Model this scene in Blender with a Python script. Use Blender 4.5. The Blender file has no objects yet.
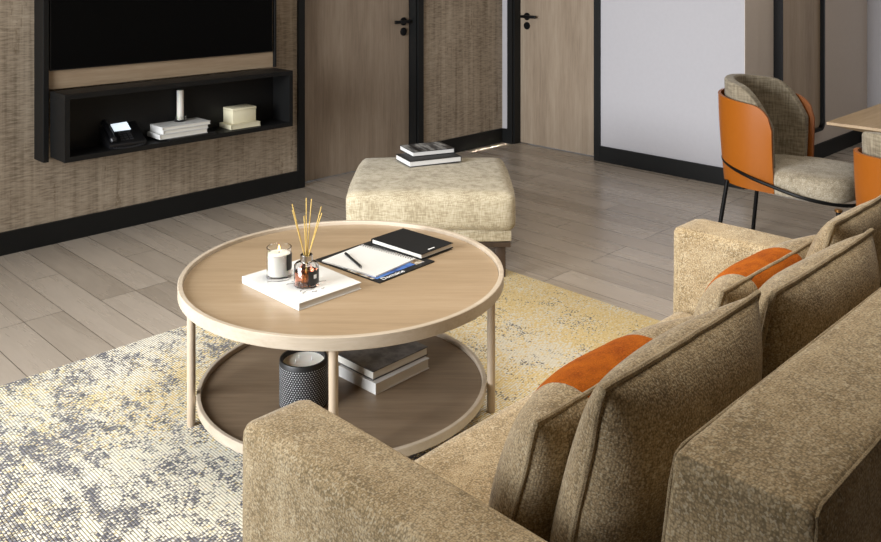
import bpy, bmesh, math, random
from mathutils import Vector, Matrix, noise as mnoise
random.seed(7)
PI = math.pi
SC = bpy.context.scene
COL = SC.collection

# ------------------------------------------------------------------ camera, world, lights, exposure
cam_d = bpy.data.cameras.new('camera'); cam = bpy.data.objects.new('camera', cam_d); COL.objects.link(cam)
cam.location = (0, 0, 1.5); cam.rotation_euler = (PI/2, 0, -PI/4)
cam_d.sensor_width = 36.0; cam_d.lens = 35.0; cam_d.shift_y = -309/881; cam_d.clip_start = 0.05
SC.camera = cam
SC.view_settings.view_transform = 'Standard'; SC.view_settings.look = 'None'
SC.view_settings.gamma = 1.0; SC.view_settings.use_curve_mapping = False
SC.view_settings.exposure = 0.0
w = bpy.data.worlds.new('daylight'); SC.world = w; w.use_nodes = True
w.node_tree.nodes['Background'].inputs[0].default_value = (0.75, 0.87, 1.0, 1)
w.node_tree.nodes['Background'].inputs[1].default_value = 1.0

def area(name, loc, target, sx, sy, watts, col, spread=PI):
    d = bpy.data.lights.new(name, 'AREA'); d.shape = 'RECTANGLE'; d.size = sx; d.size_y = sy
    d.energy = watts; d.color = col; d.spread = spread
    o = bpy.data.objects.new(name, d); COL.objects.link(o); o.location = loc
    v = Vector(target) - Vector(loc)
    o.rotation_euler = v.to_track_quat('-Z', 'Y').to_euler()
    return o
area('window_daylight', (-1.32, 2.85, 1.45), (1.0, 2.85, 1.15), 2.3, 2.0, 90, (0.96, 0.98, 1.0), 1.42)
area('ceiling_light', (2.1, 1.65, 2.62), (2.1, 1.65, 0), 1.8, 1.4, 26, (1.0, 0.93, 0.82), 1.85)
area('dining_fill', (5.2, 1.2, 2.62), (5.2, 1.2, 0), 1.6, 1.6, 14, (1.0, 0.94, 0.86))  # added fill, no fixture here; brightens the niche wall and dining end
area('added_floor_sliver', (5.19, 4.615, 1.2), (5.19, 4.615, 0), 0.44, 0.010, 0.35, (1, 0.97, 0.92), 0.02)  # added unseen narrow lamp standing in for a sliver of sunlight on the floor

# ------------------------------------------------------------------ materials
def lin(c):
    return tuple(((x/255)/12.92 if x/255 <= .04045 else ((x/255+.055)/1.055)**2.4) for x in c) + (1,)
class NT:
    def __init__(s, name):
        s.m = bpy.data.materials.new(name); s.m.use_nodes = True
        s.t = s.m.node_tree; s.b = s.t.nodes['Principled BSDF']
    def n(s, typ, ins=None, **kw):
        nd = s.t.nodes.new(typ)
        for k, v in kw.items(): setattr(nd, k, v)
        for k, v in (ins or {}).items():
            if isinstance(v, bpy.types.NodeSocket): s.t.links.new(v, nd.inputs[k])
            else: nd.inputs[k].default_value = v
        return nd
    def coord(s, scale=(1,1,1), rot=(0,0,0), out='Object'):
        tc = s.n('ShaderNodeTexCoord')
        return s.n('ShaderNodeMapping', {'Vector': tc.outputs[out], 'Scale': scale, 'Rotation': rot}).outputs[0]
    def noise(s, vec, scale, detail=3, rough=.5):
        return s.n('ShaderNodeTexNoise', {'Vector': vec, 'Scale': scale, 'Detail': detail, 'Roughness': rough}).outputs[0]
    def ramp(s, fac, stops, interp='LINEAR'):
        r = s.n('ShaderNodeValToRGB', {'Fac': fac}); r.color_ramp.interpolation = interp
        e = r.color_ramp.elements
        while len(e) > 1: e.remove(e[-1])
        e[0].position = stops[0][0]; e[0].color = stops[0][1]
        for p, c in stops[1:]:
            k = e.new(p); k.color = c
        return r.outputs[0]
    def mix(s, fac, a, b, blend='MIX'):
        m = s.n('ShaderNodeMix', data_type='RGBA', blend_type=blend)
        for idx, v in ((0, fac), (6, a), (7, b)):
            if isinstance(v, bpy.types.NodeSocket): s.t.links.new(v, m.inputs[idx])
            else: m.inputs[idx].default_value = v
        return m.outputs[2]
    def math(s, op, a, b=0.0, c=None):
        m = s.n('ShaderNodeMath', operation=op)
        for idx, v in ((0, a), (1, b)) + (((2, c),) if c is not None else ()):
            if isinstance(v, bpy.types.NodeSocket): s.t.links.new(v, m.inputs[idx])
            else: m.inputs[idx].default_value = v
        return m.outputs[0]
    def set(s, **kw):
        for k, v in kw.items():
            k = k.replace('_', ' ')
            if isinstance(v, bpy.types.NodeSocket): s.t.links.new(v, s.b.inputs[k])
            else: s.b.inputs[k].default_value = v
        return s
    def bump(s, h, strength=.3, dist=.002):
        b = s.n('ShaderNodeBump', {'Height': h, 'Strength': strength, 'Distance': dist})
        s.t.links.new(b.outputs[0], s.b.inputs['Normal']); return s
g = lambda v: (v, v, v, 1)
def plain(name, rgb, rough=.5, metal=0., **kw):
    n = NT(name)
    v = n.noise(n.coord((1,1,1)), 40, 2)
    c = n.mix(n.math('MULTIPLY', v, .18), lin(rgb), lin(tuple(x*.8 for x in rgb)))
    n.set(Base_Color=c, Roughness=rough, Metallic=metal, **kw); return n.m

def wood(name, c1, c2, c3, axis='Z', scale=1., rough=.45, joints=None):
    n = NT(name)
    st = {'X': (.06, 1, 1), 'Y': (1, .06, 1), 'Z': (1, 1, .06)}[axis]
    v = n.coord(tuple(a*scale for a in st))
    a = n.noise(v, 9, 4, .6); b = n.noise(v, 70, 3, .6); d = n.noise(v, 260, 2, .5)
    f = n.math('ADD', n.math('MULTIPLY', a, .55), n.math('ADD', n.math('MULTIPLY', b, .3), n.math('MULTIPLY', d, .15)))
    c = n.ramp(f, [(.34, lin(c1)), (.5, lin(c2)), (.66, lin(c3))])
    n.set(Base_Color=c, Roughness=rough).bump(d, .12, .001); return n.m

def fabric(name, dark, mid, light, scale=260., weave=.6, rough=.95, fleck=None):
    n = NT(name)
    v = n.coord((1, 1, 1))
    vo = n.n('ShaderNodeTexVoronoi', {'Vector': v, 'Scale': scale, 'Randomness': .7}).outputs['Distance']
    big = n.noise(v, 9, 4, .6); mid_n = n.noise(v, 45, 3, .6)
    base = n.ramp(n.math('ADD', n.math('MULTIPLY', big, .6), n.math('MULTIPLY', mid_n, .4)),
                  [(.36, lin(dark)), (.5, lin(mid)), (.64, lin(light))])
    h = n.math('SUBTRACT', 1.0, vo)
    c = n.mix(n.math('MULTIPLY', n.ramp(vo, [(.30, g(0)), (.75, g(1))]), weave), base, lin(tuple(x*.5 for x in dark)))
    fl = n.ramp(n.noise(v, scale*.8, 1), [(.57, g(0)), (.64, g(1))])
    c = n.mix(n.math('MULTIPLY', fl, .42), c, lin(fleck or light))
    n.set(Base_Color=c, Roughness=rough, Sheen_Weight=.18, Sheen_Roughness=.4, Specular_IOR_Level=.2).bump(h, .4, .002); return n.m

def linen(name, dark, mid, light, scale=170.):
    n = NT(name)
    a = n.noise(n.coord((1, 1, .12)), scale, 2); b = n.noise(n.coord((.12, .12, 1)), scale, 2)
    big = n.noise(n.coord(), 7, 3)
    f = n.math('ADD', n.math('MULTIPLY', n.math('ADD', a, b), .38), n.math('MULTIPLY', big, .24))
    c = n.ramp(f, [(.40, lin(dark)), (.5, lin(mid)), (.60, lin(light))])
    n.set(Base_Color=c, Roughness=.95, Sheen_Weight=.15, Specular_IOR_Level=.2).bump(n.math('ADD', a, b), .35, .002); return n.m

M = {}
M['sofa'] = fabric('sofa_weave', (150,129,95), (175,153,118), (192,172,138), scale=250, weave=.62, fleck=(212,198,170))
M['pillow'] = fabric('pillow_weave', (140,120,90), (167,146,113), (187,167,134), scale=250, weave=.62, fleck=(210,196,168))
M['piping'] = fabric('piping_weave', (140,120,90), (166,146,114), (186,168,136), scale=400)
M['orange_wool'] = fabric('orange_wool', (144,68,6), (170,88,10), (186,100,16), scale=330, weave=.3, fleck=(184,96,22))
M['ottoman'] = linen('ottoman_linen', (146,133,108), (176,164,138), (194,184,160), 260.)
M['chair_fabric'] = fabric('chair_boucle', (140,128,106), (176,164,142), (198,188,168), scale=230, weave=.4, fleck=(214,206,190))
M['chair_linen'] = linen('chair_linen', (112,102,84), (136,125,106), (156,146,126), 120)
M['orange_wool'].node_tree.nodes['Principled BSDF'].inputs['Sheen Weight'].default_value = 0.
M['leather'] = plain('tan_orange_leather', (160,88,14), .42)
M['black_metal'] = plain('black_metal', (22,22,23), .4, .6)
M['black_paint'] = plain('black_paint', (13,14,14), .55, Specular_IOR_Level=.35)
M['black_cabinet'] = plain('black_lacquer', (13,13,13), .55, Specular_IOR_Level=.3)
M['charcoal'] = plain('charcoal_board', (18,18,18), .65, Specular_IOR_Level=.3)
M['brass'] = plain('brass', (200,150,95), .3, 1.)
M['door_wood'] = wood('door_oak', (132,115,97), (154,137,118), (169,153,134), 'Z', rough=.5)
M['panel_wood'] = wood('panel_oak', (150,130,106), (174,154,130), (188,170,147), 'Z', rough=.5)
M['strip_wood'] = wood('strip_oak', (140,118,92), (160,138,112), (174,154,128), 'X', rough=.5)
M['table_wood'] = wood('table_oak', (138,118,93), (156,134,107), (168,147,121), 'X', rough=.35)
M['rim_wood'] = wood('rim_oak', (166,151,131), (180,166,147), (190,177,160), 'X', rough=.42)
M['leg_wood'] = wood('leg_oak', (164,145,122), (182,164,142), (196,180,160), 'Z', rough=.45)
M['tray_wood'] = wood('tray_oak', (104,87,69), (122,104,84), (136,118,97), 'X', rough=.45)
M['dining_wood'] = wood('dining_oak', (150,124,92), (172,146,112), (186,162,130), 'X', rough=.5)
M['dark_wood'] = wood('dark_walnut', (48,36,27), (62,47,36), (74,58,45), 'Z', rough=.5)
M['white_wall'] = plain('white_plaster', (188,186,190), .85)
M['warm_wall'] = plain('warm_plaster', (218,206,194), .85)
M['ceiling'] = plain('ceiling_plaster', (225,222,216), .9)
M['white_paper'] = plain('white_paper', (212,211,208), .7)
M['page_block'] = plain('page_block', (222,219,210), .8)
M['cream'] = plain('cream_card', (222,214,184), .7)
M['black_cover'] = plain('black_cover', (20,20,21), .5)
M['wax'] = plain('candle_wax', (240,236,226), .5, Subsurface_Weight=.1)
M['white_print'] = plain('white_print', (235,235,235), .6)
M['grey_print'] = plain('grey_print', (120,116,112), .7)
M['reed'] = plain('rattan_reed', (190,160,88), .6)
M['dark_label'] = plain('dark_label', (30,28,27), .5)
M['phone'] = plain('phone_plastic', (20,20,22), .35)
M['phone_key'] = plain('phone_key', (52,52,55), .4)
M['screen_black'] = plain('tv_glass', (4,4,4), .6, Specular_IOR_Level=.08)
M['chrome'] = plain('chrome', (200,200,200), .15, 1.)
M['steel_wire'] = plain('steel_wire', (84,84,86), .4, .6)

def glass(name, col, rough=0.0):
    n = NT(name)
    v = n.noise(n.coord(), 5, 1)
    n.set(Base_Color=n.mix(n.math('MULTIPLY', v, .1), lin(col), lin(tuple(c*.96 for c in col))), Roughness=rough,
          Transmission_Weight=1., IOR=1.42); return n.m
M['glass'] = glass('clear_glass', (250,250,250))
M['amber'] = glass('amber_oil', (226,150,120))
M['pane'] = glass('window_glass', (255,255,255))

def emit(name, col, s):
    n = NT(name); n.set(Base_Color=lin(col), Emission_Color=lin(col), Emission_Strength=s, Roughness=.4); return n.m
M['lcd'] = emit('phone_lcd', (225,238,248), 1.0)
M['flame'] = emit('flame', (255,205,120), 6.0)
M['tv_mark'] = emit('tv_screen_mark', (200,200,200), .5)

def m_floor():
    n = NT('plank_floor')
    v = n.coord((1,1,1), (0,0,PI/2))
    br = n.n('ShaderNodeTexBrick', {'Vector': v, 'Color1': g(0.), 'Color2': g(1.), 'Mortar': g(.5), 'Scale': 1., 'Mortar Size': .0016,
             'Mortar Smooth': .1, 'Bias': 0., 'Brick Width': 1.25, 'Row Height': .162}); br.offset = .37; br.offset_frequency = 3
    idn = n.n('ShaderNodeTexBrick', {'Vector': v, 'Color1': g(0.), 'Color2': g(1.), 'Mortar': g(.5), 'Scale': 1., 'Mortar Size': 0.,
             'Bias': 0., 'Brick Width': 1.25, 'Row Height': .162}); idn.offset = .37; idn.offset_frequency = 3
    pv = n.n('ShaderNodeSeparateColor', {'Color': idn.outputs[0]}).outputs[0]
    off = n.n('ShaderNodeCombineXYZ', {'X': n.math('MULTIPLY', pv, 17.), 'Y': n.math('MULTIPLY', pv, 9.)}).outputs[0]
    gv = n.n('ShaderNodeVectorMath', {0: n.coord((1, .1, 1)), 1: off}, operation='ADD').outputs[0]
    a = n.noise(gv, 11, 4, .6); b = n.noise(gv, 90, 3, .6)
    f = n.math('ADD', n.math('MULTIPLY', a, .45), n.math('ADD', n.math('MULTIPLY', b, .25), n.math('MULTIPLY', pv, .3)))
    c = n.ramp(f, [(.25, lin((146,134,120))), (.5, lin((168,156,142))), (.75, lin((182,170,156)))])
    c = n.mix(br.outputs['Fac'], c, lin((84,75,66)))
    n.set(Base_Color=c, Roughness=n.math('ADD', .17, n.math('MULTIPLY', a, .22)), Specular_IOR_Level=.6)
    n.bump(n.math('SUBTRACT', n.math('MULTIPLY', b, .15), br.outputs['Fac']), .25, .001)
    return n.m
M['floor'] = m_floor()

def m_textile():
    n = NT('woven_wallcovering')
    v = n.coord((1,1,1))
    hz = n.noise(n.coord((.14, 1, 1)), 120, 3, .65)          # fine weft ripples
    vt = n.noise(n.coord((1, 1, .03)), 22, 3, .7)            # vertical slubs
    blot = n.noise(v, 3.0, 3)
    f = n.math('ADD', n.math('MULTIPLY', hz, .45), n.math('ADD', n.math('MULTIPLY', vt, .35), n.math('MULTIPLY', blot, .20)))
    c = n.ramp(f, [(.36, lin((114,101,85))), (.5, lin((156,141,122))), (.62, lin((178,163,143)))])
    s = n.ramp(n.noise(n.coord((1, 1, .07)), 20, 5, .8), [(.36, g(1)), (.43, g(0))])
    brk = n.ramp(n.noise(n.coord((1, 1, 1)), 60, 2), [(.42, g(0)), (.55, g(1))])
    c = n.mix(n.math('MULTIPLY', n.math('MULTIPLY', s, brk), .55), c, lin((104,88,68)))
    n.set(Base_Color=c, Roughness=.95, Specular_IOR_Level=.15).bump(f, .4, .003); return n.m
M['textile'] = m_textile()

def m_rug():
    n = NT('rug_pile')
    tc = n.n('ShaderNodeTexCoord').outputs['Object']
    sep = n.n('ShaderNodeSeparateXYZ', {'Vector': tc})
    rows = 118.
    sx = n.math('FLOOR', n.math('MULTIPLY', sep.outputs[0], rows))
    def dash(mult, f, z):           # tufts running along each row, every row with its own phase
        v = n.n('ShaderNodeCombineXYZ', {'X': n.math('MULTIPLY', sx, mult), 'Y': n.math('MULTIPLY', sep.outputs[1], f), 'Z': z}).outputs[0]
        k = n.n('ShaderNodeTexNoise', {'Vector': v, 'Scale': 1., 'Detail': 2., 'Roughness': .7}).outputs[0]
        return n.n('ShaderNodeMapRange', {'Value': k, 'From Min': .28, 'From Max': .72}).outputs[0]
    wv = dash(7.31, 120., 0.); wn2 = dash(5.17, 80., 9.)
    patch = n.noise(n.coord((1.5, .8, 1)), 4.4, 7, .74)          # slate patches, drawn out along the rows
    patch2 = n.noise(n.coord((1.6, .6, 1)), 20., 4, .75)
    gold = n.noise(n.coord((1.0, .8, 1)), 2.1, 5, .6)
    side = n.math('MULTIPLY', n.math('SUBTRACT', sep.outputs[0], 1.55), .13)
    slate_p = n.math('ADD', n.math('MULTIPLY', patch, .58), n.math('MULTIPLY', patch2, .42))
    slate_p = n.math('SUBTRACT', slate_p, n.math('MULTIPLY', side, .36))
    slate_k = n.ramp(slate_p, [(.42, g(.06)), (.60, g(.70))])
    is_slate = n.n('ShaderNodeMapRange', {'Value': n.math('SUBTRACT', slate_k, wv), 'From Min': -.06, 'From Max': .06}).outputs[0]
    gold_k = n.ramp(n.math('ADD', gold, side), [(.38, g(.16)), (.68, g(.74))])
    is_gold = n.n('ShaderNodeMapRange', {'Value': n.math('SUBTRACT', gold_k, wn2), 'From Min': -.1, 'From Max': .1}).outputs[0]
    goldc = n.mix(wv, lin((224,190,120)), lin((250,234,184)))
    creamc = n.mix(wn2, lin((228,221,202)), lin((244,239,224)))
    slatec = n.mix(wn2, lin((72,74,84)), lin((132,132,140)))
    c = n.mix(is_gold, creamc, goldc)
    c = n.mix(is_slate, c, slatec)
    fx = n.math('ABSOLUTE', n.math('SUBTRACT', n.math('FRACT', n.math('MULTIPLY', sep.outputs[0], rows)), .5))
    groove = n.ramp(fx, [(.22, g(0)), (.46, g(1))])
    c = n.mix(n.math('MULTIPLY', groove, .6), c, lin((108,96,72)))
    n.set(Base_Color=c, Roughness=1., Specular_IOR_Level=.05, Sheen_Weight=.1)
    n.bump(n.math('SUBTRACT', n.math('MULTIPLY', wv, .4), groove), .6, .004); return n.m
M['rug'] = m_rug()

def m_dots():                     # white dots in a staggered grid round a black vessel (UV from the lathe)
    n = NT('dotted_black_ceramic')
    uv = n.n('ShaderNodeTexCoord').outputs['UV']
    s = n.n('ShaderNodeSeparateXYZ', {'Vector': uv})
    y = n.math('MULTIPLY', s.outputs[1], 19.)
    row = n.math('FLOOR', y)
    x = n.math('ADD', n.math('MULTIPLY', s.outputs[0], 56.), n.math('MULTIPLY', n.math('MODULO', row, 2.), .5))
    fx = n.math('SUBTRACT', n.math('FRACT', x), .5); fy = n.math('SUBTRACT', n.math('FRACT', y), .5)
    d = n.math('SQRT', n.math('ADD', n.math('POWER', fx, 2.), n.math('POWER', fy, 2.)))
    dot = n.math('LESS_THAN', d, .19)
    n.set(Base_Color=n.mix(dot, lin((24,26,30)), lin((206,208,210))), Roughness=.5); return n.m
M['dots'] = m_dots()

def m_photo(name, cols, scale, stretch=(1,1,1)):
    n = NT(name)
    f = n.noise(n.coord(stretch), scale, 4, .6)
    k = len(cols)
    n.set(Base_Color=n.ramp(f, [(.32 + .36*i/(k-1), lin(c)) for i, c in enumerate(cols)]), Roughness=.4); return n.m
M['grey_photo'] = m_photo('grey_photo_cover', [(18,18,20), (70,70,72), (160,160,158), (50,50,52), (18,18,20)], 14, (1.6, .25, 1))
M['dark_photo'] = m_photo('dark_photo_cover', [(38,38,42), (70,70,74), (104,103,104), (62,62,66)], 12)
M['blue_photo'] = m_photo('blue_photo_cover', [(34,56,104), (60,96,164), (84,126,190), (40,66,120)], 12)
M['colour_photo'] = m_photo('brown_photo_cover', [(40,36,34), (110,84,50), (190,184,170), (60,80,120)], 40)
M['scribble'] = m_photo('printed_white_cover', [(238,237,234), (238,237,234), (236,235,232), (120,118,114)], 120)

# ------------------------------------------------------------------ mesh helpers
def link(name, me, mat=None, parent=None, smooth=True):
    o = bpy.data.objects.new(name, me); COL.objects.link(o)
    if mat is not None: me.materials.append(mat)
    if smooth:
        for p in me.polygons: p.use_smooth = True
        me.set_sharp_from_angle(angle=math.radians(42))
    if parent: o.parent = parent
    return o
def obj(name, bm, mat, parent=None, smooth=True):
    bmesh.ops.recalc_face_normals(bm, faces=bm.faces[:])
    me = bpy.data.meshes.new(name); bm.to_mesh(me); bm.free()
    return link(name, me, mat, parent, smooth)
def tag(o, label, cat, group=None):
    o['label'] = label; o['category'] = cat
    if group: o['group'] = group
    return o
def thing(name, label, cat, loc=(0,0,0), rz=0, group=None):
    o = bpy.data.objects.new(name, None); COL.objects.link(o); o.empty_display_size = .1
    o.location = loc; o.rotation_euler = (0, 0, rz); return tag(o, label, cat, group)
def struct(o, label=None):
    o['kind'] = 'structure'
    if label: o['label'] = label
    return o
def box(bm, x0, x1, y0, y1, z0, z1, bev=0., seg=2):
    vs = bmesh.ops.create_cube(bm, size=1)['verts']
    for v in vs:
        v.co = Vector((x0+(v.co.x+.5)*(x1-x0), y0+(v.co.y+.5)*(y1-y0), z0+(v.co.z+.5)*(z1-z0)))
    if bev > 0:
        es = list({e for v in vs for e in v.link_edges})
        bmesh.ops.bevel(bm, geom=es, offset=bev, segments=seg, profile=.5, affect='EDGES')
    return bm
def B(x0, x1, y0, y1, z0, z1, bev=0., seg=2): return box(bmesh.new(), x0, x1, y0, y1, z0, z1, bev, seg)
def lathe(prof, seg=48, bm=None, uv=False, cx=0, cy=0):
    bm = bm or bmesh.new(); rings = []
    for r, z in prof:
        if r < 1e-6: rings.append([bm.verts.new((cx, cy, z))])
        else: rings.append([bm.verts.new((cx+r*math.cos(2*PI*i/seg), cy+r*math.sin(2*PI*i/seg), z)) for i in range(seg)])
    lay = bm.loops.layers.uv.new('UVMap') if uv else None
    zs = [p[1] for p in prof]; z0, z1 = min(zs), max(zs)
    for a, b in zip(rings, rings[1:]):
        for i in range(seg):
            j = (i+1) % seg
            vs = [a[i % len(a)], a[j % len(a)], b[j % len(b)], b[i % len(b)]]
            u = []
            for v in vs:
                if v not in u: u.append(v)
            if len(u) < 3: continue
            f = bm.faces.new(u)
            if lay:
                for l in f.loops:
                    k = i if (l.vert is a[i % len(a)] or l.vert is b[i % len(b)]) else i+1
                    l[lay].uv = (k/seg, (l.vert.co.z-z0)/(z1-z0))
    return bm
def tube(pts, r, seg=10, closed=False, bm=None, cap=True):
    bm = bm or bmesh.new(); P = [Vector(p) for p in pts]; n = len(P); rings = []
    rr = r if isinstance(r, (list, tuple)) else [r]*n
    up = None
    for i in range(n):
        if closed: t = (P[(i+1) % n]-P[i-1]).normalized()
        else: t = (P[min(i+1, n-1)]-P[max(i-1, 0)]).normalized()
        if up is None:
            up = Vector((0,0,1)) if abs(t.z) < .9 else Vector((1,0,0))
        a = t.cross(up).normalized(); up = a.cross(t).normalized()
        rings.append([bm.verts.new(P[i]+rr[i]*(math.cos(2*PI*k/seg)*a+math.sin(2*PI*k/seg)*up)) for k in range(seg)])
    m = n if closed else n-1
    for i in range(m):
        A, C = rings[i], rings[(i+1) % n]
        for k in range(seg):
            bm.faces.new((A[k], A[(k+1) % seg], C[(k+1) % seg], C[k]))
    if cap and not closed:
        bm.faces.new(rings[0][::-1]); bm.faces.new(rings[-1])
    return bm
def bez(pts, n=12):                 # Catmull-Rom through points
    P = [Vector(p) for p in pts]; out = []
    for i in range(len(P)-1):
        a, b, c, d = P[max(i-1,0)], P[i], P[i+1], P[min(i+2, len(P)-1)]
        for k in range(n):
            t = k/n
            out.append(.5*((2*b)+(c-a)*t+(2*a-5*b+4*c-d)*t*t+(3*b-3*c+d-a)*t**3))
    out.append(P[-1]); return out
def text(name, body, size, mat, parent, loc, rot, depth=.0004, align='CENTER'):
    cu = bpy.data.curves.new(name, 'FONT'); cu.body = body; cu.size = size; cu.extrude = depth; cu.align_x = align; cu.align_y = 'CENTER'
    cu.resolution_u = 3
    tmp = bpy.data.objects.new(name+'_curve', cu); COL.objects.link(tmp)
    bpy.context.view_layer.update()
    me = bpy.data.meshes.new_from_object(tmp.evaluated_get(bpy.context.evaluated_depsgraph_get()))
    bpy.data.objects.remove(tmp)
    o = link(name, me, None, parent, smooth=False); me.materials.clear(); me.materials.append(mat)
    o.location = loc; o.rotation_euler = rot; return o
def copy_thing(root, loc, rz=None, label=None):
    r = root.copy(); COL.objects.link(r); r.location = loc
    if rz is not None: r.rotation_euler = (0, 0, rz)
    if label: r['label'] = label
    for ch in list(root.children):
        c = ch.copy(); COL.objects.link(c); c.parent = r
        for gc in list(ch.children):
            d = gc.copy(); COL.objects.link(d); d.parent = c
    return r
def soft(x0, x1, y0, y1, z0, z1, r, puff=.0, cuts=14, wob=.0, exps=None):
    """upholstered block: rounded box on a fine grid with puffed faces and slight waviness"""
    bm = bmesh.new(); C = Vector(((x0+x1)/2, (y0+y1)/2, (z0+z1)/2)); Hh = Vector(((x1-x0)/2, (y1-y0)/2, (z1-z0)/2))
    bmesh.ops.create_cube(bm, size=2)
    bmesh.ops.subdivide_edges(bm, edges=bm.edges[:], cuts=cuts, use_grid_fill=True)
    for v in bm.verts:
        q = v.co.copy()
        # concentrate grid lines at the edges
        q = Vector([math.copysign(abs(c)**.6, c) if abs(c) > 1e-9 else 0 for c in q])
        p = Vector((q.x*Hh.x, q.y*Hh.y, q.z*Hh.z))
        inn = Vector([max(-Hh[i]+r, min(Hh[i]-r, p[i])) for i in range(3)])
        d = p-inn
        if d.length > 1e-9: p = inn+d.normalized()*r if d.length > r or sum(abs(c) > 1e-9 for c in d) > 0 else p
        if puff:
            for i in range(3):
                j, k = (i+1) % 3, (i+2) % 3
                wgt = (1-min(1, abs(q[j]))**2)*(1-min(1, abs(q[k]))**2)
                if abs(q[i]) > .999: p[i] += math.copysign(puff*wgt, q[i])
        if wob: p += wob*mnoise.noise_vector((p+C)*5.)
        v.co = p+C
    return bm
def pillow(w, h, t, n=30, u_rng=None, off=0., seed=0., pinch=.05, front=1.):
    """knife-edge pillow in the XZ plane, thickness along Y (front is +Y), centre at origin; u_rng picks a band of it"""
    bm = bmesh.new()
    def g1(k):
        a = k/n*2-1; return math.copysign(1-(1-abs(a))**1.3, a)
    vs_ = [g1(k) for k in range(n+1)]
    us = vs_ if u_rng is None else [u for u in vs_ if u_rng[0] <= u <= u_rng[1]]
    def P(u, v, s, o):
        x = u*w/2*(1-pinch*(1-v*v)*0.55*abs(u)**3)
        z = v*h/2*(1-pinch*(1-u*u)*0.55*abs(v)**3)
        prof = max((1-abs(u)**3)*(1-abs(v)**3), 0)
        y = s*(t/2*(front if s > 0 else 1)*prof**.55) + mnoise.noise(Vector((x*5+seed, z*5, s*1.7)))*.010*prof**.5
        k = 1+ (o*1.5/(h/2) if o else 0)*abs(v)**4
        return Vector((x, y+s*o*min(1, prof*8), z*k))
    for s in (1, -1):
        G = [[bm.verts.new(P(u, v, s, off if 0 < i < len(us)-1 else 0)) for v in vs_] for i, u in enumerate(us)]
        for i in range(len(us)-1):
            for j in range(n):
                bm.faces.new((G[i][j], G[i+1][j], G[i+1][j+1], G[i][j+1]))
    bmesh.ops.remove_doubles(bm, verts=bm.verts[:], dist=.0004)
    return bm
def pillow_outline(w, h, n=24, pinch=.05, inset=0.):
    pts = []
    def P(u, v): return Vector((u*w/2*(1-pinch*(1-v*v)*0.55*abs(u)**3), 0, v*h/2*(1-pinch*(1-u*u)*0.55*abs(v)**3)))
    for k in range(n): pts.append(P(-1+2*k/n, 1))
    for k in range(n): pts.append(P(1, 1-2*k/n))
    for k in range(n): pts.append(P(1-2*k/n, -1))
    for k in range(n): pts.append(P(-1, -1+2*k/n))
    for p in pts: p.y += .003*mnoise.noise(p*14)
    return pts

# ------------------------------------------------------------------ room shell
WA, WB, WC, WD = 4.69, 5.42, 2.58, 7.70       # TV wall (Y), door wall (X), niche wall (Y), far wall (X)
XL, YB, ZC = -1.45, -1.6, 2.70
struct(obj('floor', B(XL-.2, WD+.2, YB-.2, WA+.25, -.12, 0), M['floor']))
struct(obj('ceiling', B(XL-.2, WD+.2, YB-.2, WA+.25, ZC, ZC+.1), M['ceiling']))
# TV wall with the opening of door 1
D1a, D1b, DH = 3.396, 4.440, 2.12
bm = bmesh.new(); box(bm, XL-.2, D1a, WA, WA+.2, 0, ZC); box(bm, D1b, WB+.2, WA, WA+.2, 0, ZC); box(bm, D1a, D1b, WA, WA+.2, DH, ZC)
struct(obj('wall_front', bm, M['textile'], smooth=False))
# door wall with the opening of door 2 : Y from 3.83 to 4.59
D2a, D2b = 3.763, 4.570
bm = bmesh.new(); box(bm, WB, WB+.2, WC, D2a, 0, ZC); box(bm, WB, WB+.2, D2b, WA, 0, ZC); box(bm, WB, WB+.2, D2a, D2b, DH, ZC)
struct(obj('wall_right', bm, M['white_wall'], smooth=False))
struct(obj('wall_niche', B(WB+.2, WD, WC, WC+.15, 0, ZC), M['warm_wall'], smooth=False))
struct(obj('wall_far', B(WD, WD+.2, YB, WC+.15, 0, ZC), M['white_wall'], smooth=False))
struct(obj('wall_back', B(XL-.2, WD+.2, YB-.2, YB, 0, ZC), M['warm_wall'], smooth=False))
# window wall
WY0, WY1, WZ0, WZ1 = 1.65, 4.05, .35, 2.50
bm = bmesh.new()
box(bm, XL-.2, XL, YB, WY0, 0, ZC); box(bm, XL-.2, XL, WY1, WA, 0, ZC); box(bm, XL-.2, XL, WY0, WY1, 0, WZ0); box(bm, XL-.2, XL, WY0, WY1, WZ1, ZC)
struct(obj('wall_left', bm, M['white_wall'], smooth=False))
win = bpy.data.objects.new('window_1', None); COL.objects.link(win); win.location = (XL-.1, (WY0+WY1)/2, WZ0); struct(win)
hw, hh = (WY1-WY0)/2, WZ1-WZ0
bm = bmesh.new()
for y0, y1, z0, z1 in ((-hw, -hw+.06, 0, hh), (hw-.06, hw, 0, hh), (-.03, .03, 0, hh), (-hw, hw, 0, .06), (-hw, hw, hh-.06, hh)):
    box(bm, -.03, .03, y0, y1, z0, z1)
struct(obj('window_frame', bm, M['black_paint'], win, smooth=False))
# baseboards
bh, bt = .116, .016
struct(obj('baseboard_front', box(B(XL, D1a-.052, WA-bt, WA, 0, bh), D1b+.052, WB-bt, WA-bt, WA, 0, bh), M['black_paint'], smooth=False))
struct(obj('baseboard_right', box(B(WB-bt, WB, WC, D2a-.052, 0, bh), WB-bt, WB, D2b+.052, WA-bt, 0, bh), M['black_paint'], smooth=False))
struct(obj('baseboard_niche', B(WB, WD-bt, WC-bt, WC, 0, bh), M['black_paint'], smooth=False))
struct(obj('baseboard_far', B(WD-bt, WD, YB, WC, 0, bh), M['black_paint'], smooth=False))
# the short return that closes the corner of the door wall
struct(obj('trim_1', B(WB, WB+.2, WC-.003, WC, bh, ZC), M['warm_wall'], smooth=False))

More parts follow.
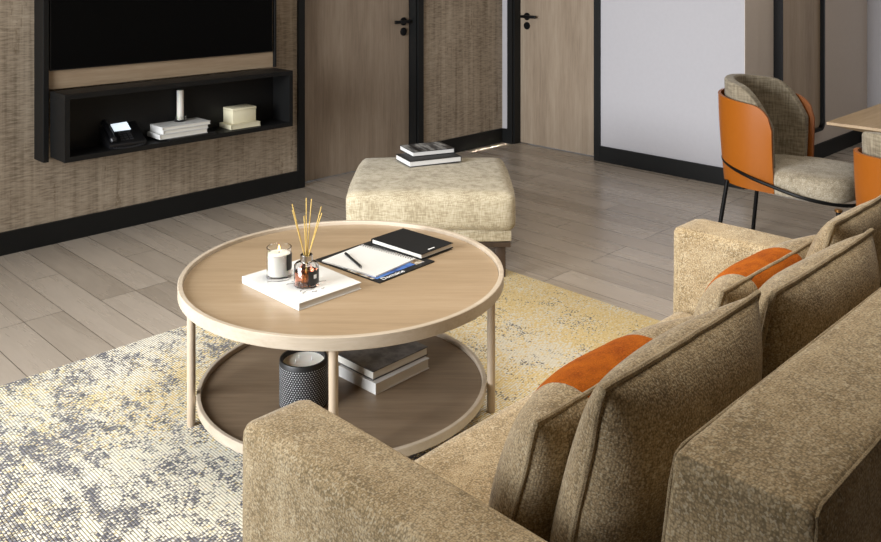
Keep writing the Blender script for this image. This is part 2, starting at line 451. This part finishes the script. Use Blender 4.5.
def make_door(name, wide, lever_dir, hinge_x):
    """local frame: x along the wall, -y into the room, origin at the left foot of the opening"""
    root = bpy.data.objects.new(name, None); COL.objects.link(root); struct(root)
    bm = bmesh.new()
    for a, b in ((-.052, 0), (wide, wide+.052)):
        box(bm, a, b, -.018, 0, 0, DH+.052)
    box(bm, 0, wide, -.018, 0, DH, DH+.052)
    for a, b in ((0, .012), (wide-.012, wide)): box(bm, a, b, 0, .085, 0, DH)
    box(bm, .012, wide-.012, 0, .085, DH-.012, DH)
    struct(obj('door_frame', bm, M['black_paint'], root, smooth=False))
    struct(obj('door_leaf', B(.014, wide-.014, .075, .115, .006, DH-.014, .002), M['door_wood'], root, smooth=False))
    hx = hinge_x
    for nm, z in (('rosette', 1.052), ('keyhole_escutcheon', .975)):
        bm = lathe([(0, 0), (.031, 0), (.031, .007), (.028, .010), (0, .010)], 28)
        bmesh.ops.rotate(bm, verts=bm.verts[:], matrix=Matrix.Rotation(PI/2, 3, 'X'))
        o = struct(obj(nm, bm, M['black_metal'], root)); o.location = (hx, .075, z)
    bm = tube([(hx, .070, 1.052), (hx, .036, 1.052)], .011, 14)
    p0 = -lever_dir*.034; p1 = lever_dir*.120
    box(bm, hx+min(p0, p1), hx+max(p0, p1), .026, .042, 1.040, 1.064, .004)
    struct(obj('lever_handle', bm, M['black_metal'], root))
    return root
d1 = make_door('door_1', D1b-D1a, -1, .972); d1.location = (D1a, WA, 0)
d1['label'] = 'oak veneer door in black frame beside the television niche'; d1['category'] = 'door'
d2 = make_door('door_2', D2b-D2a, 1, .085); d2.location = (WB, D2b, 0); d2.rotation_euler = (0, 0, -PI/2)
d2['label'] = 'oak veneer door in black frame beside the plain white wall'; d2['category'] = 'door'

# framed wood panel on the niche wall
t = thing('wall_panel', 'tall oak wall panel in rounded black metal frame behind orange chair', 'wall panel', (5.86, WC, .235))
pw, ph, rc = .77, 2.0, .06
def rr(x0, x1, z0, z1, r, n=8):
    out = []
    for cx, cz, a0 in ((x1-r, z1-r, 0), (x0+r, z1-r, 90), (x0+r, z0+r, 180), (x1-r, z0+r, 270)):
        for k in range(n+1):
            a = math.radians(a0+90*k/n); out.append((cx+r*math.cos(a), cz+r*math.sin(a)))
    return out
bm = bmesh.new()
O = rr(0, pw, 0, ph, rc); I = rr(.022, pw-.022, .022, ph-.022, rc-.02)
def ringmesh(bm, O, I, y0, y1):
    n = len(O); R = [[bm.verts.new((x, y, z)) for x, z in pts] for pts, y in ((O, y0), (I, y0), (I, y1), (O, y1))]
    for q in range(4):
        A, C = R[q], R[(q+1) % 4]
        for i in range(n): bm.faces.new((A[i], A[(i+1) % n], C[(i+1) % n], C[i]))
ringmesh(bm, O, I, -.06, -.001)
obj('frame', bm, M['black_metal'], t)
bm = bmesh.new(); f = bm.faces.new([bm.verts.new((x, -.03, z)) for x, z in rr(.021, pw-.021, .021, ph-.021, rc-.02)])
ex = bmesh.ops.extrude_face_region(bm, geom=[f]); bmesh.ops.translate(bm, verts=[v for v in ex['geom'] if isinstance(v, bmesh.types.BMVert)], vec=(0, .028, 0))
obj('wood_panel', bm, M['panel_wood'], t, smooth=False)

# ------------------------------------------------------------------ television unit
FX0, FX1 = 1.671, 3.095
FY = WA-.13
t = thing('media_wall_frame', 'tall black wall frame with oak backing around the television', 'frame', ((FX0+FX1)/2, WA, .465))
bx = (FX0+FX1)/2; W2 = (FX1-FX0)/2
obj('backing_panel', B(-W2+.029, W2-.015, -.110, -.001, .372, 1.26), M['strip_wood'], t, smooth=False)
obj('upright', B(-W2, -W2+.028, -.13, -.001, 0, 1.29, .002), M['black_cabinet'], t, smooth=False)
obj('upright', B(W2-.014, W2, -.13, -.001, .372, 1.29, .002), M['black_cabinet'], t, smooth=False)
obj('top_rail', B(-W2+.029, W2-.015, -.13, -.001, 1.261, 1.29, .002), M['black_cabinet'], t, smooth=False)
t = thing('television', 'large switched-off flat black television on oak backing above the shelf', 'television', (bx, WA-.1105, .935))
obj('screen_body', B(-W2+.034, W2-.026, -.014, -.0003, 0, .78, .002), M['black_cabinet'], t)
obj('screen', B(-W2+.040, W2-.032, -.0155, -.0141, .006, .774), M['screen_black'], t, smooth=False)
text('screen_mark', 'lo', .045, M['tv_mark'], t, (-.14, -.0162, .368), (PI/2, 0, 0))

SX0, SX1, SY, SZ0, SZ1 = 1.705, 3.086, 4.37, .49, .832
t = thing('wall_shelf', 'long black open box shelf mounted under the television', 'shelf', ((SX0+SX1)/2, WA-.131, SZ0))
a = (SX1-SX0)/2; dp = WA-.131-SY; hz = SZ1-SZ0; th = .026
obj('top_board', B(-a, a, -dp, 0, hz-th, hz, .0015), M['black_cabinet'], t, smooth=False)
obj('bottom_board', B(-a, a, -dp, 0, 0, th, .0015), M['black_cabinet'], t, smooth=False)
obj('side_board', B(-a, -a+th, -dp, 0, th, hz-th), M['black_cabinet'], t, smooth=False)
obj('side_board', B(a-th, a, -dp, 0, th, hz-th), M['black_cabinet'], t, smooth=False)
obj('back_board', B(-a+th, a-th, -.012, .0, th, hz-th), M['black_cabinet'], t, smooth=False)
ZS = SZ0+th

# ------------------------------------------------------------------ rug
RX0, RX1, RY0, RY1, RZ = -.35, 3.16, 1.30, 3.222, .012
bm = bmesh.new(); box(bm, RX0, RX1, RY0, RY1, 0.0005, RZ, .004, 2)
tag(obj('area_rug', bm, M['rug']), 'cream, gold and slate blue distressed rug under the coffee table', 'rug')

# ------------------------------------------------------------------ coffee table
TX, TY = 1.801, 2.258; R1, R2 = .534, .476; ZT = .462
t = thing('coffee_table', 'round two-tier pale oak coffee table on the rug', 'coffee table', (TX, TY, RZ), -PI/4)
z = ZT-RZ
top = obj('tabletop', lathe([(0, z), (R1-.017, z), (R1-.017, z-.020), (0, z-.020)], 96), M['table_wood'], t)
obj('rim', lathe([(R1-.016, z-.025), (R1-.002, z-.025), (R1, z-.023), (R1, z+.011), (R1-.002, z+.013), (R1-.014, z+.013), (R1-.016, z+.011), (R1-.016, z-.025)], 128), M['rim_wood'], top)
zl = .096-RZ
sh = obj('lower_shelf', lathe([(0, zl), (R2-.015, zl), (R2-.015, zl-.012), (0, zl-.012)], 96), M['tray_wood'], t)
obj('rim', lathe([(R2-.014, zl-.013), (R2-.002, zl-.013), (R2, zl-.011), (R2, zl+.014), (R2-.002, zl+.016), (R2-.012, zl+.016), (R2-.014, zl+.014), (R2-.014, zl-.013)], 128), M['rim_wood'], sh)
for ang in (149+45, -49+45, 228+45, 50+45):
    a = math.radians(ang); rl = R2+.016
    bm = lathe([(0, 0), (.0125, 0), (.0135, .004), (.0135, z-.0255), (0, z-.0255)], 20)
    bmesh.ops.translate(bm, verts=bm.verts[:], vec=(rl*math.cos(a), rl*math.sin(a), 0))
    box_bm = tube([( (R2-.004)*math.cos(a), (R2-.004)*math.sin(a), zl), ((rl-.01)*math.cos(a), (rl-.01)*math.sin(a), zl)], .006, 8, bm=bm)
    obj('leg', bm, M['leg_wood'], t)

# ---- things on the table top
def book(name, label, cat, loc, rz, w, d, h, cover, pages, group=None, top_mat=None, cov=.003, spine='x0', over=.003):
    """w along x, d along y; spine on the x0 side (or y0)"""
    t = thing(name, label, cat, loc, rz, group)
    o = over
    if spine == 'x0': pg = B(-w/2+cov, w/2-o, -d/2+o, d/2-o, cov, h-cov)
    else: pg = B(-w/2+o, w/2-o, -d/2+cov, d/2-o, cov, h-cov)
    obj('pages', pg, pages, t, smooth=False)
    bm = bmesh.new(); box(bm, -w/2, w/2, -d/2, d/2, 0, cov, .0006); 
    box(bm, -w/2, w/2, -d/2, d/2, h-cov, h, .0006)
    if spine == 'x0': box(bm, -w/2, -w/2+cov, -d/2, d/2, cov*.9, h-cov*.9)
    else: box(bm, -w/2, w/2, -d/2, -d/2+cov, cov*.9, h-cov*.9)
    obj('cover', bm, cover, t, smooth=False)
    if top_mat: obj('cover_picture', B(-w/2+.004, w/2-.004, -d/2+.004, d/2-.004, h-.0002, h+.0003), top_mat, t, smooth=False)
    return t
bk = book('coffee_table_book', 'thick white square book with faint grey print under candle and diffuser', 'book', (1.624, 2.255, ZT), 0, .240, .312, .022, M['white_paper'], M['white_paper'])
# grey printed marks on the white cover
for k in range(22):
    bm = bmesh.new(); px, py = random.uniform(-.085, .075), random.uniform(-.125, .10)
    L = random.uniform(.012, .035); a = random.uniform(-.5, .5)
    pts = [(px+L*(q/5-.5)*math.cos(a)+random.uniform(-.003, .003), py+L*(q/5-.5)*math.sin(a)+random.uniform(-.006, .006), .0224) for q in range(6)]
    tube(pts, .0011, 4, bm=bm)
    obj('printed_mark', bm, M['grey_print'], bk, smooth=False)
ZB = ZT+.0226
# candle
t = thing('scented_candle', 'lit white candle in clear glass with black label on white book', 'candle', (1.583, 2.318, ZB))
obj('glass_jar', lathe([(0, 0), (.037, 0), (.040, .003), (.040, .098), (.0385, .099), (.037, .098), (.037, .013), (.034, .010), (0, .010)], 48), M['glass'], t)
wx = obj('wax', lathe([(0, .0115), (.0340, .0115), (.0363, .014), (.0363, .078), (.034, .079), (0, .078)], 48), M['wax'], t)
obj('wick', tube([(0, 0, .077), (0, 0, .086)], .0012, 6), M['black_cover'], wx)
obj('flame', lathe([(0, .084), (.003, .088), (.0038, .092), (.0022, .100), (0, .106)], 12), M['flame'], wx)
def arc_patch(r, a0, a1, z0, z1, n=12, th=.0006):
    bm = bmesh.new(); V = []
    for rr_ in (r, r+th):
        V.append([[bm.verts.new((rr_*math.cos(a0+(a1-a0)*k/n), rr_*math.sin(a0+(a1-a0)*k/n), z)) for z in (z0, z1)] for k in range(n+1)])
    for k in range(n):
        a, b = V[0], V[1]
        bm.faces.new((b[k][0], b[k+1][0], b[k+1][1], b[k][1])); bm.faces.new((a[k][1], a[k+1][1], a[k+1][0], a[k][0]))
        bm.faces.new((a[k][0], a[k+1][0], b[k+1][0], b[k][0])); bm.faces.new((b[k][1], b[k+1][1], a[k+1][1], a[k][1]))
    return bm
rad = math.radians
obj('label', arc_patch(.0402, rad(-88), rad(-38), .030, .080), M['dark_label'], t)
# diffuser
t = thing('reed_diffuser', 'reed diffuser bottle of amber oil with seven reeds on white book', 'diffuser', (1.606, 2.202, ZB))
obj('bottle', lathe([(0, 0), (.036, 0), (.039, .003), (.039, .064), (.033, .071), (.019, .074), (.018, .078), (.018, .098), (.0165, .098), (.0165, .078), (.017, .075), (.031, .069), (.0365, .062), (.0365, .006), (0, .006)], 48), M['glass'], t)
obj('oil', lathe([(0, .0065), (.0360, .0065), (.0360, .046), (0, .046)], 40), M['amber'], t)
obj('collar', lathe([(.0182, .079), (.0195, .079), (.0195, .096), (.0182, .096), (.0182, .079)], 32), M['chrome'], t)
lb = obj('label', arc_patch(.0393, rad(-118), rad(-50), .012, .054), M['dark_label'], t)
obj('label_mark', arc_patch(.0400, rad(-92), rad(-76), .030, .042), M['white_print'], lb)
for k, (ax, ay, L) in enumerate(((-.034, .028, .208), (-.040, .018, .195), (-.016, -.010, .180), (.004, .006, .222), (.014, -.008, .220), (.036, -.030, .200), (.030, -.040, .185))):
    obj('reed', tube([(-ax*.18, -ay*.18, .012), (ax*.18, ay*.18, .10), (ax, ay, .012+L*1.17)], .0018, 7), M['reed'], t)
# magazine, pad, notebook, pen
def quad_frame(p_bl, p_br, p_tl):
    bl, br, tl = Vector(p_bl), Vector(p_br), Vector(p_tl)
    ux = (br-bl); return math.atan2(ux.y, ux.x), ux.length, (tl-bl).length, (br+tl)/2
rz, wd, dd, c = quad_frame((1.813, 2.098), (2.077, 2.114), (1.799, 2.406))
t = thing('magazine', 'glossy black magazine with blue photo and white title under the notepad', 'magazine', (1.938, 2.26, ZT), rz)
obj('body', B(-wd/2, wd/2, -.160, .160, 0, .005, .0008), M['black_cover'], t, smooth=False)
obj('cover_picture', B(-wd/2+.012, wd/2-.07, -.134, .120, .0049, .0054), M['blue_photo'], t, smooth=False)
obj('cover_picture', B(-wd/2+.001, -wd/2+.0118, -.125, .0, .0049, .0054), M['colour_photo'], t, smooth=False)
obj('cover_picture', B(wd/2-.069, wd/2-.03, -.140, .0, .0049, .0054), M['colour_photo'], t, smooth=False)
text('title', 'Domaine', .028, M['white_print'], t, (-wd/2+.072, -.1475, .0058), (0, 0, 0), .0002)
ZM = ZT+.0056
t = thing('spiral_notepad', 'open white spiral notepad lying on the magazine with a black pen on it', 'notepad', (1.916, 2.266, ZM), .14)
obj('paper_block', B(-.104, .106, -.1225, .1225, 0, .006, .001), M['white_paper'], t, smooth=False)
bm = bmesh.new()
for k in range(22):
    y = -.115+k*.0110
    tube([(.092+.006*math.cos(q*PI/4), y, .0062+.004*math.sin(q*PI/4)+.0005) for q in range(8)], .0012, 5, closed=True, bm=bm)
obj('wire_binding', bm, M['steel_wire'], t)
ZP = ZM+.0061
t = thing('black_notebook', 'closed black notebook with small white mark beside the white notepad', 'notebook', (2.131, 2.278, ZM), .05)
obj('pages', B(-.080, .080, -.123, .123, .0022, .0158), M['page_block'], t, smooth=False)
bm = bmesh.new(); box(bm, -.084, .084, -.127, .127, 0, .002, .0005); box(bm, -.084, .084, -.127, .127, .016, .018, .0005); box(bm, -.084, .084, .125, .127, .002, .016)
obj('cover', bm, M['charcoal'], t, smooth=False)
obj('cover_mark', B(-.030, .002, -.112, -.106, .0179, .0183), M['white_print'], t, smooth=False)
t = thing('pen', 'slim black pen lying on the white notepad page', 'pen', (1.866, 2.290, ZP+.0043), math.atan2(2.364-2.213, 1.895-1.846))
obj('barrel', tube([(-.072, 0, 0), (.074, 0, 0)], .0042, 12), M['black_cover'], t)
obj('tip', tube([(-.072, 0, 0), (-.080, 0, 0), (-.084, 0, 0)], [.0038, .002, .0006], 10), M['chrome'], t)
obj('clip', B(.030, .070, -.0012, .0012, .0040, .0056), M['black_metal'], t, smooth=False)

# ---- things on the lower shelf
ZL = RZ+zl
t = thing('black_candle', 'big black candle pot with white dot pattern on the lower table shelf', 'candle', (1.617, 2.232, ZL))
obj('pot', lathe([(0, 0), (.072, 0), (.076, .004), (.076, .146), (.074, .150), (.068, .150), (.066, .146), (.066, .110), (0, .110)], 72), M['black_cover'], t)
obj('dot_pattern', lathe([(.0764, .010), (.0764, .136)], 72, uv=True), M['dots'], t)
wx = obj('wax', lathe([(0, .111), (.0655, .111), (.0655, .136), (.060, .134), (0, .134)], 48), M['wax'], t)
for dx, dy in ((-.022, .012), (.024, -.010), (.004, .03)):
    obj('wick', tube([(dx, dy, .133), (dx, dy, .146)], .0012, 6), M['white_paper'], wx)
gr = 'books on the lower table shelf'
book('book', 'lower thick white book on the lower table shelf', 'book', (1.937, 2.208, ZL), .03, .250, .185, .036, M['white_paper'], M['page_block'], gr, spine='x0')
book('book', 'upper book with dark grey photo cover on the lower table shelf', 'book', (1.947, 2.228, ZL+.0365), .02, .255, .185, .030, M['dark_photo'], M['page_block'], gr, spine='y0').rotation_euler = (0, 0, PI+.02)

# ------------------------------------------------------------------ ottoman
OX, OY = 3.070, 3.130
t = thing('ottoman', 'square beige linen ottoman with two books on top', 'ottoman', (OX, OY, 0), -PI/4)
# local: +y away from the camera, x to the right
obj('seat_cushion', soft(-.402, .395, -.387, .385, .235, .420, .042, puff=.012, cuts=16, wob=.004), M['ottoman'], t)
obj('base_band', soft(-.378, .378, -.368, .368, .185, .245, .012, cuts=6), M['ottoman'], t)
obj('plinth', B(-.372, .372, -.362, .362, .160, .184, .003), M['dark_wood'], t, smooth=False)
for sx in (-1, 1):
    for sy in (-1, 1):
        z0 = RZ+.0005 if sy < 0 else 0
        bm = B(sx*.325-.025, sx*.325+.025, sy*.315-.025, sy*.315+.025, z0, .159, .003)
        obj('leg', bm, M['dark_wood'], t)
ZO = .434
gr = 'books on the ottoman'
book('book', 'lower black-covered book of white pages on the ottoman', 'book', (3.205, 3.297, ZO), PI-.345, .300, .195, .030, M['black_cover'], M['white_paper'], gr)
book('book', 'upper book with grey and black photo cover on the ottoman', 'book', (3.260, 3.365, ZO+.0305), PI-.36, .245, .190, .026, M['black_cover'], M['white_paper'], gr, top_mat=M['grey_photo'])

# ------------------------------------------------------------------ things on the wall shelf
t = thing('desk_phone', 'black desk phone with lit screen on the wall shelf', 'phone', (2.055, 4.485, ZS), -.05)
def wedge(x0, x1, y0, y1, z0a, z1a, bev=.004):
    bm = bmesh.new()
    v = [bm.verts.new(p) for p in ((x0, y0, 0), (x1, y0, 0), (x1, y1, 0), (x0, y1, 0), (x0, y0, z0a), (x1, y0, z0a), (x1, y1, z1a), (x0, y1, z1a))]
    for f in ((0,1,2,3), (4,5,6,7), (0,1,5,4), (1,2,6,5), (2,3,7,6), (3,0,4,7)): bm.faces.new([v[i] for i in f])
    bmesh.ops.bevel(bm, geom=bm.edges[:], offset=bev, segments=2, profile=.5, affect='EDGES'); return bm
obj('base', wedge(-.10, .10, -.085, .085, .020, .115), M['phone'], t)
sl = math.atan2(.095, .17)
def on_slope(o, x, y, dz=0): o.location = (x, y, .0675+math.tan(sl)*y+dz); o.rotation_euler = (sl, 0, 0); return o
on_slope(obj('screen', B(-.045, .045, -.036, .036, 0, .003), M['lcd'], t, smooth=False), .005, .040)
for r in range(4):
    for c_ in range(3):
        on_slope(obj('key', B(-.009, .009, -.005, .005, 0, .003, .001), M['phone_key'], t, smooth=False), -.020+c_*.025, -.010-r*.016)
hs = obj('handset', tube(bez([(0, -.085, .004), (0, -.06, .016), (0, 0, .020), (0, .06, .016), (0, .085, .004)], 5), [.017]*3+[.019]*2+[.013]*12+[.019]*4, 12), M['phone'], t)
on_slope(hs, -.077, 0, .004)
cp = []
for k in range(70):
    f = k/69; x = -.085+.17*f; y = -.090-.030*math.sin(f*PI)
    cp.append((x+.004*math.cos(k*1.3), y, .006+.004*math.sin(k*1.3)))
obj('coiled_cord', tube(cp, .0016, 6), M['phone_key'], t)
gr = 'books on the wall shelf'
book('book', 'thin black book at the bottom of the white shelf stack', 'book', (2.415, 4.465, ZS), .02, .290, .180, .010, M['black_cover'], M['black_cover'], gr)
book('book', 'lowest white book of the stack on the wall shelf', 'book', (2.372, 4.488, ZS+.0105), .0, .290, .185, .026, M['white_paper'], M['page_block'], gr)
book('book', 'middle white book of the stack on the wall shelf', 'book', (2.385, 4.490, ZS+.037), .02, .278, .180, .020, M['white_paper'], M['page_block'], gr)
book('book', 'top white book under the pillar candle on the wall shelf', 'book', (2.390, 4.490, ZS+.0575), -.01, .292, .185, .018, M['white_paper'], M['page_block'], gr)
t = thing('pillar_candle', 'slim white pillar candle in a glass holder on white books', 'candle', (2.408, 4.51, ZS+.076))
obj('glass_holder', lathe([(0, 0), (.034, 0), (.036, .003), (.036, .030), (.034, .031), (.032, .030), (.032, .010), (0, .010)], 36), M['glass'], t)
wx = obj('pillar', lathe([(0, .0105), (.019, .0105), (.019, .176), (.017, .178), (0, .177)], 32), M['wax'], t)
obj('wick', tube([(0, 0, .176), (0, 0, .182)], .001, 6), M['black_cover'], wx)
book('book', 'cream book under the cream box on the wall shelf', 'book', (2.780, 4.485, ZS), -.02, .200, .150, .026, M['cream'], M['cream'], gr)
t = thing('keepsake_box', 'square cream lidded box sitting on a cream book on the shelf', 'box', (2.785, 4.495, ZS+.0265), -.02)
obj('box_body', B(-.078, .078, -.060, .060, 0, .075, .002), M['cream'], t)
obj('lid', B(-.080, .080, -.062, .062, .0755, .090, .002), M['cream'], t)

# ------------------------------------------------------------------ sofa
AX0, AX1, AX2, AX3 = .866, 1.030, 2.488, 2.655
t = thing('sofa', 'beige woven two-seat sofa facing the television across the coffee table', 'sofa', ((AX0+AX3)/2, .9, 0))
ox, oy = (AX0+AX3)/2, .9
def S(bm): bmesh.ops.translate(bm, verts=bm.verts[:], vec=(-ox, -oy, 0)); return bm
obj('armrest', S(soft(AX0, AX1, .42, 1.408, .07, .64, .030, puff=.006, cuts=18, wob=.003)), M['sofa'], t)
obj('armrest', S(soft(AX2, AX3, .42, 1.432, .07, .645, .022, puff=.006, cuts=18, wob=.003)), M['sofa'], t)
obj('base', S(soft(AX1+.002, AX2-.002, .42, 1.385, .07, .24, .02, cuts=6)), M['sofa'], t)
obj('seat_cushion', S(soft(AX1+.004, AX2-.004, .66, 1.405, .243, .400, .04, puff=.012, cuts=20, wob=.003)), M['sofa'], t)
# sloped back
bm = soft(AX1+.003, AX2-.003, -.097, .097, -.30, .30, .018, puff=.006, cuts=20, wob=.002)
for v in bm.verts:
    zz = (v.co.z+.30)/.60
    v.co.y = v.co.y*(1.0+.2*(1-zz)) + .500 + (.055*(1-zz) if v.co.y > 0 else .0)
    v.co.z = .245+.602*zz
back = obj('backrest', S(bm), M['sofa'], t)
for path in (((AX2-.02, .5925, .8410), (AX1+.030, .5925, .8410), (AX1+.014, .593, .835), (AX1+.0085, .598, .80), (AX1+.0085, .623, .60)),
             ((AX2-.02, .4075, .8410), (AX1+.030, .4075, .8410), (AX1+.014, .407, .835), (AX1+.0085, .4055, .80), (AX1+.0085, .400, .60))):
    obj('piping', S(tube(path, .003, 8)), M['piping'], back)
for lx in (AX0+.08, AX3-.08):
    for ly in (.50, 1.22):
        obj('leg', S(B(lx-.025, lx+.025, ly-.025, ly+.025, 0, .069, .004)), M['dark_wood'], t)

def back_cushion(label, x0, x1, ybot, ytop, z0, z1, thick, seed, rz=0.):
    wd = x1-x0; lean = math.atan2(ybot-ytop, z1-z0); hgt = math.hypot(ybot-ytop, z1-z0)
    t = thing('back_cushion', label, 'cushion', ((x0+x1)/2, (ybot+ytop)/2, (z0+z1)/2), rz, 'sofa back cushions')
    t.rotation_euler = (lean, 0, rz)
    obj('cushion_body', pillow(wd, hgt, thick, 34, seed=seed), M['pillow'], t)
    obj('piping', tube(pillow_outline(wd, hgt), .006, 8, closed=True), M['piping'], t)
    return t
back_cushion('large beige piped cushion nearest the near armrest', 1.080, 1.606, .845, .737, .405, .860, .19, 1.)
back_cushion('large beige piped cushion in the middle of the sofa back', 1.622, 2.165, .825, .715, .405, .862, .19, 5.)
back_cushion('large beige piped cushion beside the far armrest', 2.120, 2.490, .905, .790, .405, .870, .14, 9.)
def lumbar(label, x0, x1, ybot, ytop, z0, z1, thick, seed, rz=0.):
    wd = x1-x0; lean = math.atan2(ybot-ytop, z1-z0); hgt = math.hypot(ybot-ytop, z1-z0)
    t = thing('lumbar_cushion', label, 'cushion', ((x0+x1)/2, (ybot+ytop)/2, (z0+z1)/2), rz, 'orange banded lumbar cushions')
    t.rotation_euler = (lean, 0, rz)
    obj('cushion_body', pillow(wd, hgt, thick, 34, seed=seed, front=1.7), M['pillow'], t)
    obj('orange_band', pillow(wd, hgt, thick, 34, (-.62, .30), .002, seed, front=1.7), M['orange_wool'], t)
    obj('piping', tube(pillow_outline(wd, hgt), .005, 8, closed=True), M['piping'], t)
    return t
lumbar('small beige cushion with orange band nearest the near armrest', 1.095, 1.725, .985, .874, .405, .750, .15, 13.)
lumbar('small beige cushion with orange band beside the far armrest', 1.815, 2.430, 1.02, .915, .405, .755, .13, 17.)

# ------------------------------------------------------------------ dining chairs
def shell_grid(rx, y0, ry, yfront, zbot, top, ns=56, nr=14, thick=.012, taper=.06, scoop=None):
    """U-shaped shell open to -y. top(s) gives the upper edge for s in -1..1 (0 = middle of the back)"""
    bm = bmesh.new(); path = []
    wing = y0-yfront; arc = PI*(rx+ry)/2; tot = arc+2*wing
    for k in range(ns+1):
        d = tot*k/ns
        if d < wing: p = (-rx, yfront+d); nrm = (-1, 0)
        elif d > wing+arc: p = (rx, y0-(d-wing-arc)); nrm = (1, 0)
        else:
            a = PI-(d-wing)/arc*PI
            p = (rx*math.cos(a), y0+ry*math.sin(a)); nrm = (math.cos(a), math.sin(a))
        path.append((p, nrm, 2*k/ns-1))
    outs, ins = [], []
    for (x, y), (nx, ny), s in path:
        co, ci = [], []
        zt = top(s)
        for r in range(nr+1):
            f = r/nr; z = zbot+(zt-zbot)*f
            k = -taper*(1-f)**1.6
            off = k*.5
            px, py = x+nx*off*1.0, y+ny*off
            co.append(bm.verts.new((px, py, z)))
            ci.append(bm.verts.new((px-nx*thick, py-ny*thick, z)))
        outs.append(co); ins.append(ci)
    for i in range(ns):
        for r in range(nr):
            bm.faces.new((outs[i][r], outs[i+1][r], outs[i+1][r+1], outs[i][r+1]))
            bm.faces.new((ins[i][r+1], ins[i+1][r+1], ins[i+1][r], ins[i][r]))
        bm.faces.new((outs[i][nr], outs[i+1][nr], ins[i+1][nr], ins[i][nr]))
        bm.faces.new((ins[i][0], ins[i+1][0], outs[i+1][0], outs[i][0]))
    for i in (0, ns):
        for r in range(nr): bm.faces.new((outs[i][r], outs[i][r+1], ins[i][r+1], ins[i][r]))
    return bm
def make_chair(label, loc, rz):
    t = thing('dining_chair', label, 'chair', loc, rz, 'orange and beige dining chairs')
    def top_o(s):
        a = abs(s); z = .815-.035*a**1.5
        if a > .80: z -= .11*(1-math.sqrt(max(0, 1-((a-.80)/.20)**2)))
        return z
    sh = obj('shell', shell_grid(.268, .06, .290, -.034, .360, top_o, thick=.014), M['leather'], t)
    def top_i(s):
        a = abs(s); z = .896-.050*a**1.6
        if a > .55: z -= .17*((a-.55)/.45)**2.4
        return z
    bm = shell_grid(.240, .06, .258, -.014, .400, top_i, thick=.055)
    bk = obj('back_cushion', bm, M['chair_linen'], t)
    m = bk.modifiers.new('soften', 'BEVEL'); m.width = .02; m.segments = 3; m.limit_method = 'ANGLE'; m.angle_limit = rad(50)
    # seat: rounded plan
    bm = bmesh.new(); n = 44; plan = []
    for k in range(n):
        a = 2*PI*k/n; e = .55
        cx = math.copysign(abs(math.cos(a))**e, math.cos(a)); cy = math.copysign(abs(math.sin(a))**e, math.sin(a))
        plan.append((cx*(.252 if cy < 0 else .195+.057*(1-cy)), -.085+cy*.285))
    prof = [(.86, .348), (.96, .362), (1., .395), (1., .430), (.985, .452), (.94, .466), (.85, .474), (.6, .478), (.3, .479)]
    R = [[bm.verts.new((x*k, -.085+(y+.085)*k, z)) for x, y in plan] for k, z in prof]
    for a_, b_ in zip(R, R[1:]):
        for i in range(n): bm.faces.new((a_[i], a_[(i+1) % n], b_[(i+1) % n], b_[i]))
    bm.faces.new(R[0][::-1]); bm.faces.new(R[-1])
    obj('seat', bm, M['chair_fabric'], t)
    # ring rail round shell and seat, rising to the back
    pts = []
    for k in range(64):
        a = 2*PI*k/64
        x = .266*math.copysign(abs(math.cos(a))**(.95 if math.sin(a) > 0 else .62), math.cos(a)); y = math.sin(a)
        yy = -.02+.345*y if y > 0 else -.02+.36*math.copysign(abs(y)**.8, y)
        f = (yy+.38)/.74
        pts.append((x*(1 if y > 0 else 1+.06*math.sin(min(1, abs(y)*1.3)*PI)-.04*abs(y)), yy, (.345+.135*f**1.1)))
    obj('ring_rail', tube(pts, .009, 8, closed=True), M['black_metal'], t)
    for sx in (-1, 1):
        lg = obj('leg', tube([(sx*.252, -.345, .340), (sx*.270, -.358, 0)], .011, 10), M['black_metal'], t)
        obj('cap', lathe([(0, .3405), (.017, .3405), (.017, .351), (0, .351)], 16, cx=sx*.252, cy=-.345), M['brass'], lg)
        lg = obj('leg', tube([(sx*.185, .235, .372), (sx*.215, .285, 0)], .011, 10), M['black_metal'], t)
    return t
make_chair('orange and beige dining chair with empty seat beside the white wall', (4.370, 1.850, 0), 0)
make_chair('orange and beige dining chair seen from behind at right edge', (3.530, .930, 0), PI/2+.05)

# ------------------------------------------------------------------ dining table
t = thing('dining_table', 'pale oak dining table with sloping underside between the orange chairs', 'dining table', (5.05, 1.03, 0))
bm = bmesh.new()
X0, X1, Y0, Y1 = -.93, .93, -.53, .53
V = [[bm.verts.new((x, y, z)) for x, y in ((X0+i, Y0+i), (X1-i, Y0+i), (X1-i, Y1-i), (X0+i, Y1-i))] for i, z in ((.16, .690), (.0, .738), (0, .750))]
for a_, b_ in zip(V, V[1:]):
    for i in range(4): bm.faces.new((a_[i], a_[(i+1) % 4], b_[(i+1) % 4], b_[i]))
bm.faces.new(V[0][::-1]); bm.faces.new(V[-1])
obj('tabletop', bm, M['dining_wood'], t, smooth=False)
for sx in (-.4, .4):
    obj('pedestal', B(sx-.04, sx+.04, -.22, .22, .0, .689, .004), M['black_metal'], t)
